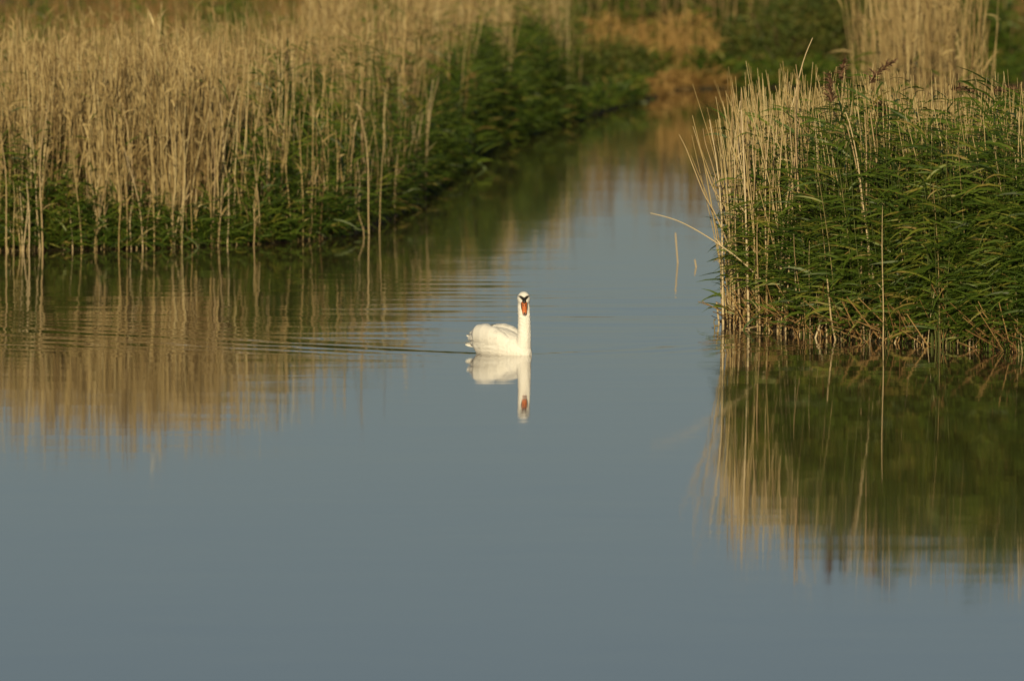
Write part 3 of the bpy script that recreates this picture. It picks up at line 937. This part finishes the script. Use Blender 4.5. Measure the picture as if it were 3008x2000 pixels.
def shore_fringe():
    pile = Pile()
    x = rng.uniform(-0.2, 9.0, 2600); y = shoreY(x) + rng.uniform(-0.1, 2.5, len(x))
    h = rng.uniform(0.12, 0.45, len(x))
    gold = (x > 2.2) & (x < 3.9)
    leafy(pile, x[~gold], y[~gold], h[~gold], 5, 1, spread=2.0, lmin=.15, lmax=.35, wmin=.01, wmax=.02, k=4)
    leafy(pile, x[gold], y[gold], h[gold] * 0.7, 5, 0, spread=2.0, lmin=.15, lmax=.3, wmin=.008, wmax=.016, k=4)
    return pile.mesh('bank_fringe', [M_gold, M_green])


tag(link(bpy.data.objects.new('bank_fringe', shore_fringe())), 'low grass fringe along the far bank of the channel', 'grass', kind='stuff')


# ------------------------------------------------------------------ small things on the water
def floating_leaf(px0, px1, py, label, w=0.03, mat=None):
    a, b = gp(px0, py), gp(px1, py)
    L_ = b.x - a.x
    k = 7
    t = np.linspace(0, 1, k)
    P = np.stack([t * L_, 0.05 * np.sin(t * 3), 0.006 + 0.012 * np.sin(t * math.pi)], -1)[None]
    W = (w * np.sin(np.pi * np.clip(t, .06, .94)))[None]
    top, Q1 = ribbons(P, W, np.array([[0, 1.0, 0]]))
    bot, Q2 = ribbons(P - np.array([0, 0, 0.004]), W, np.array([[0, 1.0, 0]]))
    o = bpy.data.objects.new('floating_leaf', np_mesh('floating_leaf', np.concatenate([top, bot]), np.concatenate([Q1, Q2[:, ::-1] + len(top)]), mat or M_green_o))
    o.location = a
    tag(o, label, 'leaf')
    return link(o)


floating_leaf(2104, 2148, 986, 'short green reed blade floating left of the clump')
floating_leaf(2160, 2290, 980, 'long green reed blade floating at the clump foot', 0.04)
floating_leaf(2163, 2300, 989, 'longest dark reed blade floating nearest to us at the clump foot', 0.025)

floating_leaf(1351, 1359, 915, 'tiny dark fleck drifting on the water behind the swan', 0.02, M_bark)

for px, py, w in [(2330, 1010, 26), (2475, 1022, 40), (2620, 1032, 30), (2742, 1040, 46), (2890, 1050, 36), (2210, 992, 30), (2140, 972, 22), (2560, 1040, 22)]:
    o = floating_leaf(px, px + w, py, 'scrap of dead reed floating at the foot of the near clump', 0.014, M_litter_o)
    o.name = 'floating_scrap'; o['group'] = 'floating scraps at the clump foot'


def sprout():
    p = gp(2098, 967)
    root = bpy.data.objects.new('water_plant', None); root.location = p
    tag(root, 'tiny bright green sprout rising from the water beside the clump', 'plant'); link(root)
    P = np.array([[(0, 0, -.1), (.005, 0, 0.03), (-.004, 0, .065), (0, 0, .09)]], float)
    V, Q = tubes(P, np.array([[.006, .005, .004, .003]]), 5)
    st = link(bpy.data.objects.new('stem', np_mesh('stem', V, Q, M_green, np.full(len(V), 1.0)))); st.parent = root
    for z, a in ((.09, 1.2), (.03, 0.1)):
        Pp, W, S = blades(np.array([[0, 0, z]]), np.array([a]), np.array([.05]), np.array([.012]), np.array([.3]), np.array([.6]), 4, np.array([.7]))
        V, Q = ribbons(Pp, W, S)
        lf = link(bpy.data.objects.new('leaf', np_mesh('leaf', V, Q, M_green, np.full(len(V), 1.0)))); lf.parent = root


sprout()


# ------------------------------------------------------------------ swan
def loft(rings, seg=24):
    """rings: list of (centre, axis_a, axis_b) ellipses; closed with end caps."""
    V, Q = [], []
    for c, a, b in rings:
        for s in range(seg):
            th = 2 * math.pi * s / seg
            V.append(tuple(Vector(c) + Vector(a) * math.cos(th) + Vector(b) * math.sin(th)))
    for r in range(len(rings) - 1):
        for s in range(seg):
            Q.append((r * seg + s, r * seg + (s + 1) % seg, (r + 1) * seg + (s + 1) % seg, (r + 1) * seg + s))
    Q.append(tuple(range(seg))[::-1]); Q.append(tuple((len(rings) - 1) * seg + s for s in range(seg)))
    return V, Q


def merge(parts):
    V, Q = [], []
    for v, q in parts:
        n = len(V); V += v; Q += [tuple(i + n for i in f) for f in q]
    return V, Q


def remesh(name, V, Q, voxel, smooth, mat):
    me = bpy.data.meshes.new(name + '_src'); me.from_pydata(V, [], Q); me.update()
    o = bpy.data.objects.new(name + '_src', me); COL.objects.link(o)
    m = o.modifiers.new('r', 'REMESH'); m.mode = 'VOXEL'; m.voxel_size = voxel; m.use_smooth_shade = True
    m = o.modifiers.new('s', 'SMOOTH'); m.factor = 0.5; m.iterations = smooth
    dg = bpy.context.evaluated_depsgraph_get()
    out = bpy.data.meshes.new_from_object(o.evaluated_get(dg))
    bpy.data.objects.remove(o, do_unlink=True); bpy.data.meshes.remove(me)
    out.name = name
    out.materials.clear(); out.materials.append(mat)
    for p in out.polygons: p.use_smooth = True
    return out


def plumage_mat():
    m, nt, b, out = new_mat('plumage')
    a = nt.nodes.new('ShaderNodeAttribute'); a.attribute_name = 'mask'
    geo = nt.nodes.new('ShaderNodeTexCoord')
    nz = nt.nodes.new('ShaderNodeTexNoise'); nz.inputs['Scale'].default_value = 14; nz.inputs['Detail'].default_value = 4
    nt.links.new(geo.outputs['Object'], nz.inputs['Vector'])
    r = ramp(nt, [(0.3, (0.89, 0.88, 0.86)), (0.7, (0.93, 0.93, 0.93))])
    nt.links.new(nz.outputs['Fac'], r.inputs[0])
    mx = nt.nodes.new('ShaderNodeMix'); mx.data_type = 'RGBA'
    nt.links.new(a.outputs['Fac'], mx.inputs[0]); nt.links.new(r.outputs[0], mx.inputs[6]); mx.inputs[7].default_value = (0.012, 0.011, 0.010, 1)
    nt.links.new(mx.outputs[2], b.inputs['Base Color'])
    b.inputs['Roughness'].default_value = 0.7
    b.inputs['Specular IOR Level'].default_value = 0.2
    mp = nt.nodes.new('ShaderNodeMapping'); mp.inputs['Scale'].default_value = (60, 60, 25)
    n2 = nt.nodes.new('ShaderNodeTexNoise'); n2.inputs['Detail'].default_value = 3; n2.inputs['Scale'].default_value = 1
    nt.links.new(geo.outputs['Object'], mp.inputs[0]); nt.links.new(mp.outputs[0], n2.inputs['Vector'])
    bp = nt.nodes.new('ShaderNodeBump'); bp.inputs['Strength'].default_value = 0.35; bp.inputs['Distance'].default_value = 0.01
    nt.links.new(n2.outputs['Fac'], bp.inputs['Height']); nt.links.new(bp.outputs[0], b.inputs['Normal'])
    return m


def flat_mat(name, col, rough=0.4, spec=0.5):
    m, nt, b, out = new_mat(name)
    nz = nt.nodes.new('ShaderNodeTexNoise'); nz.inputs['Scale'].default_value = 60
    tc = nt.nodes.new('ShaderNodeTexCoord'); nt.links.new(tc.outputs['Object'], nz.inputs['Vector'])
    r = ramp(nt, [(0.3, tuple(c * 0.85 for c in col)), (0.7, tuple(min(1, c * 1.12) for c in col))])
    nt.links.new(nz.outputs['Fac'], r.inputs[0]); nt.links.new(r.outputs[0], b.inputs['Base Color'])
    b.inputs['Roughness'].default_value = rough; b.inputs['Specular IOR Level'].default_value = spec
    return m


def build_swan():
    HD = R(40)
    fwd = Vector((math.sin(HD), -math.cos(HD), 0)); rt = Vector((-fwd.y, fwd.x, 0)) * -1      # body heading; its right side
    up = Vector((0, 0, 1))
    root = bpy.data.objects.new('swan', None); root.location = SWAN
    tag(root, 'white mute swan with orange bill swimming on the calm water', 'swan'); link(root)
    M_pl = plumage_mat()

    def B(f, s, z):
        return fwd * f + rt * s + up * z

    # trunk rings: station forward, half width, top, bottom
    prof = [(-0.41, 0.020, 0.130, 0.080), (-0.39, 0.070, 0.165, 0.035), (-0.34, 0.130, 0.220, 0.000), (-0.27, 0.168, 0.250, -0.05), (-0.15, 0.185, 0.258, -0.09),
            (-0.02, 0.184, 0.245, -0.10), (0.10, 0.168, 0.212, -0.10), (0.20, 0.135, 0.175, -0.09), (0.28, 0.092, 0.130, -0.08), (0.325, 0.055, 0.08, -0.05), (0.345, 0.015, 0.03, 0.0)]
    rings = [(B(f, 0, (t + b) / 2), rt * w, up * ((t - b) / 2)) for f, w, t, b in prof]
    trunk = loft(rings, 28)
    # neck
    npts = [(0.245, 0.02, 0.080), (0.262, 0.08, 0.076), (0.274, 0.15, 0.068), (0.280, 0.23, 0.0615), (0.280, 0.32, 0.0590), (0.276, 0.40, 0.0575), (0.272, 0.46, 0.0575), (0.272, 0.52, 0.054)]
    neck = loft([(B(f, 0, z), rt * r, fwd * r) for f, z, r in npts], 24)
    # head, turned to look at the camera (-Y) with the bill pointing down
    HC = B(0.272, 0, 0.545)
    yaw = R(4)
    hf = Vector((math.sin(yaw), -math.cos(yaw), 0)); hs = Vector((math.cos(yaw), math.sin(yaw), 0))

    def H(f, s, z):
        return HC + hf * f + hs * s + up * z

    head = loft([(H(-0.075, 0, 0.0), hs * 0.012, up * 0.012), (H(-0.06, 0, 0.0), hs * 0.040, up * 0.042), (H(-0.03, 0, -0.004), hs * 0.058, up * 0.058), (H(0.005, 0, -0.010), hs * 0.062, up * 0.070),
                 (H(0.035, 0, -0.016), hs * 0.055, up * 0.064), (H(0.060, 0, -0.026), hs * 0.040, up * 0.046), (H(0.078, 0, -0.036), hs * 0.022, up * 0.026)], 24)
    V, Q = merge([trunk, neck, head])
    body = remesh('body', V, Q, 0.0055, 6, M_pl)
    # soft unevenness of the feather coat; dark bare skin between eye and bill
    co = np.zeros(len(body.vertices) * 3, np.float32); body.vertices.foreach_get('co', co); co = co.reshape(-1, 3)
    d = co - np.array(HC)
    f = d @ np.array(hf); s = d @ np.array(hs); z = d[:, 2]
    # downy unevenness: shallow tufts over neck and breast
    nr = np.zeros(len(body.vertices) * 3, np.float32); body.vertices.foreach_get('normal', nr); nr = nr.reshape(-1, 3)
    bump = 0.0022 * drift(co[:, 0] * 1.3 + co[:, 1], co[:, 2], 0.045, 61) + 0.0014 * drift(co[:, 0] - co[:, 1], co[:, 2] * 0.6, 0.018, 62)
    bump *= np.clip((0.50 - co[:, 2]) / 0.05, 0.15, 1) * np.where(co[:, 2] < 0.27, 0.55, 1.0)
    body.vertices.foreach_set('co', (co + nr * bump[:, None]).astype(np.float32).ravel())
    # band from each eye down to the base of the bill
    a = np.abs(s)
    zc = np.interp(a, [0, 0.012, 0.026, 0.040], [-0.016, -0.008, 0.004, 0.013])
    half = np.interp(a, [0, 0.012, 0.030, 0.042, 0.050], [0.022, 0.021, 0.015, 0.008, 0.0])
    mask = ((f > 0.012) & (a < 0.048)) * np.clip((half - np.abs(z - zc)) / 0.004 + 0.5, 0, 1)
    at = body.attributes.new('mask', 'FLOAT', 'POINT'); at.data.foreach_set('value', mask.astype(np.float32))
    o = link(bpy.data.objects.new('body', body)); o.parent = root

    # wings folded high over the back, each a shell of overlapping feathers
    M_feather = M_pl
    for side in (-1, 1):
        lob = loft([(B(-0.365, side * 0.05, 0.165), rt * 0.015, up * 0.03), (B(-0.33, side * 0.085, 0.175), rt * 0.060, up * 0.075), (B(-0.26, side * 0.108, 0.176), rt * 0.080, up * 0.104),
                    (B(-0.15, side * 0.116, 0.168), rt * 0.084, up * 0.118), (B(-0.03, side * 0.116, 0.152), rt * 0.080, up * 0.112), (B(0.08, side * 0.106, 0.130), rt * 0.066, up * 0.088),
                    (B(0.16, side * 0.090, 0.110), rt * 0.042, up * 0.055), (B(0.20, side * 0.082, 0.10), rt * 0.012, up * 0.016)], 22)
        wm = remesh('wing', lob[0], lob[1], 0.008, 4, M_feather)
        w = link(bpy.data.objects.new('wing', wm)); w.parent = root
        # long feathers laid in rows along the wing
        fm = feather_mesh(M_feather)
        for row, (zz, out_, n, f0, f1, ln) in enumerate([(0.262, 0.112, 6, 0.02, -0.26, 0.15), (0.225, 0.175, 7, 0.06, -0.28, 0.16), (0.165, 0.196, 7, 0.08, -0.29, 0.17), (0.105, 0.190, 6, 0.06, -0.27, 0.16)]):
            for i in range(n):
                u = i / (n - 1)
                ff = f0 + (f1 - f0) * u
                shrink = 1 - 0.55 * (abs(u - 0.42) * 1.6) ** 2
                fo = link(bpy.data.objects.new('feather', fm)); fo.parent = w
                loc = B(ff, side * (0.10 + (out_ - 0.10) * shrink), 0.13 + (zz - 0.13) * (0.55 + 0.45 * shrink))
                outw = (rt * side * (0.35 + 0.25 * row) + up * (0.9 - 0.25 * row)).normalized()
                back = (-fwd + up * random.uniform(-0.12, 0.12) + rt * side * (-0.10 - 0.25 * u)).normalized()
                sidev = outw.cross(back).normalized(); nrm = back.cross(sidev)
                fo.matrix_local = Matrix.Translation(loc) @ Matrix((back, sidev, nrm)).transposed().to_4x4() @ Matrix.Scale(ln / 0.15 * random.uniform(.9, 1.1), 4)
    # tail feathers
    fm = feather_mesh(M_feather)
    for i in range(14):
        a_ = (i % 7 - 3) / 3
        lay = i // 7
        fo = link(bpy.data.objects.new('tail_feather', fm)); fo.parent = root
        back = (-fwd * 0.9 + rt * (a_ * 0.40 - 0.10) + up * (0.10 + 0.32 * lay + random.uniform(-.12, .15))).normalized()
        sidev = up.cross(back).normalized(); nrm = back.cross(sidev)
        roll = Matrix.Rotation(a_ * 0.7 + random.uniform(-.3, .3), 4, 'X')
        fo.matrix_local = Matrix.Translation(B(-0.320, a_ * 0.055, 0.055 + 0.045 * lay + random.uniform(-.01, .02))) @ Matrix((back, sidev, nrm)).transposed().to_4x4() @ roll @ Matrix.Scale(random.uniform(.85, 1.1), 4)

    # bill: hangs forward and down from the face
    M_bill = flat_mat('bill_orange', (0.56, 0.15, 0.04), 0.36)
    M_black = flat_mat('bill_black', (0.014, 0.012, 0.011), 0.45)
    M_nail = flat_mat('bill_tip', (0.62, 0.30, 0.22), 0.4)
    p0, p1 = H(0.055, 0, -0.035), H(0.118, 0, -0.150)
    ax = (p1 - p0).normalized(); nv = hs.cross(ax).normalized()
    if nv.y > 0: nv = -nv
    rr = [(-0.02, 0.026, 0.030), (0.10, 0.0285, 0.030), (0.30, 0.0275, 0.024), (0.55, 0.0245, 0.018), (0.80, 0.0230, 0.0135), (0.93, 0.0205, 0.011), (1.0, 0.011, 0.006)]
    L_ = (p1 - p0).length
    V, Q = loft([(p0 + ax * (t * L_), hs * w_, nv * h_) for t, w_, h_ in rr], 20)
    me = bpy.data.meshes.new('bill'); me.from_pydata([tuple(v) for v in V], [], Q); me.materials.append(M_bill)
    for p in me.polygons: p.use_smooth = True
    bill = link(bpy.data.objects.new('bill', me)); bill.parent = root

    def blob(name, c, a1, a2, a3, mat, parent):
        bm = bmesh.new(); bmesh.ops.create_uvsphere(bm, u_segments=14, v_segments=9, radius=1.0)
        M3 = Matrix((a1, a2, a3)).transposed().to_4x4(); M3.translation = c
        bmesh.ops.transform(bm, matrix=M3, verts=bm.verts)
        me = bpy.data.meshes.new(name); bm.to_mesh(me); bm.free(); me.materials.append(mat)
        for p in me.polygons: p.use_smooth = True
        b_ = link(bpy.data.objects.new(name, me)); b_.parent = parent
        return b_

    blob('knob', p0 + nv * 0.020 + ax * 0.004, hs * 0.020, nv * 0.017, ax * 0.030, M_black, bill)
    blob('nail', p1 + nv * 0.006 - ax * 0.008, hs * 0.010, nv * 0.006, ax * 0.013, M_black, bill)
    blob('bill_rim', p1 + nv * 0.002 - ax * 0.012, hs * 0.0195, nv * 0.0075, ax * 0.017, M_nail, bill)
    for sgn in (-1, 1):
        blob('nostril', p0 + ax * (L_ * 0.33) + nv * 0.0185 + hs * (sgn * 0.011), hs * 0.0042, nv * 0.005, ax * 0.020, M_black, bill)
        blob('cutting_edge', p0 + ax * (L_ * 0.30) + nv * 0.004 + hs * (sgn * 0.0270), hs * 0.0045, nv * 0.008, ax * 0.045, M_black, bill)
        blob('eye', H(0.030, sgn * 0.047, 0.015), hs * 0.006, hf * 0.007, up * 0.007, M_black, root)


def feather_mesh(mat):
    k = 7
    t = np.linspace(0, 1, k)
    w = 0.026 * np.interp(t, [0, .2, .6, .85, 1], [.35, .9, 1.0, .75, .12])
    L_ = 0.15
    V, Q = [], []
    for layer, dz in ((0, 0.0), (1, -0.004)):
        for j in range(k):
            zz = 0.010 * math.sin(t[j] * 3.0) + dz
            for u in (-1, -0.5, 0, 0.5, 1):
                V.append((t[j] * L_, u * w[j], zz - 0.006 * u * u))
    def ix(l, j, u): return l * k * 5 + j * 5 + u
    for j in range(k - 1):
        for u in range(4):
            Q.append((ix(0, j, u), ix(0, j + 1, u), ix(0, j + 1, u + 1), ix(0, j, u + 1)))
            Q.append((ix(1, j, u), ix(1, j, u + 1), ix(1, j + 1, u + 1), ix(1, j + 1, u)))
    me = bpy.data.meshes.new('feather'); me.from_pydata(V, [], Q); me.materials.append(mat)
    for p in me.polygons: p.use_smooth = True
    return me


build_swan()
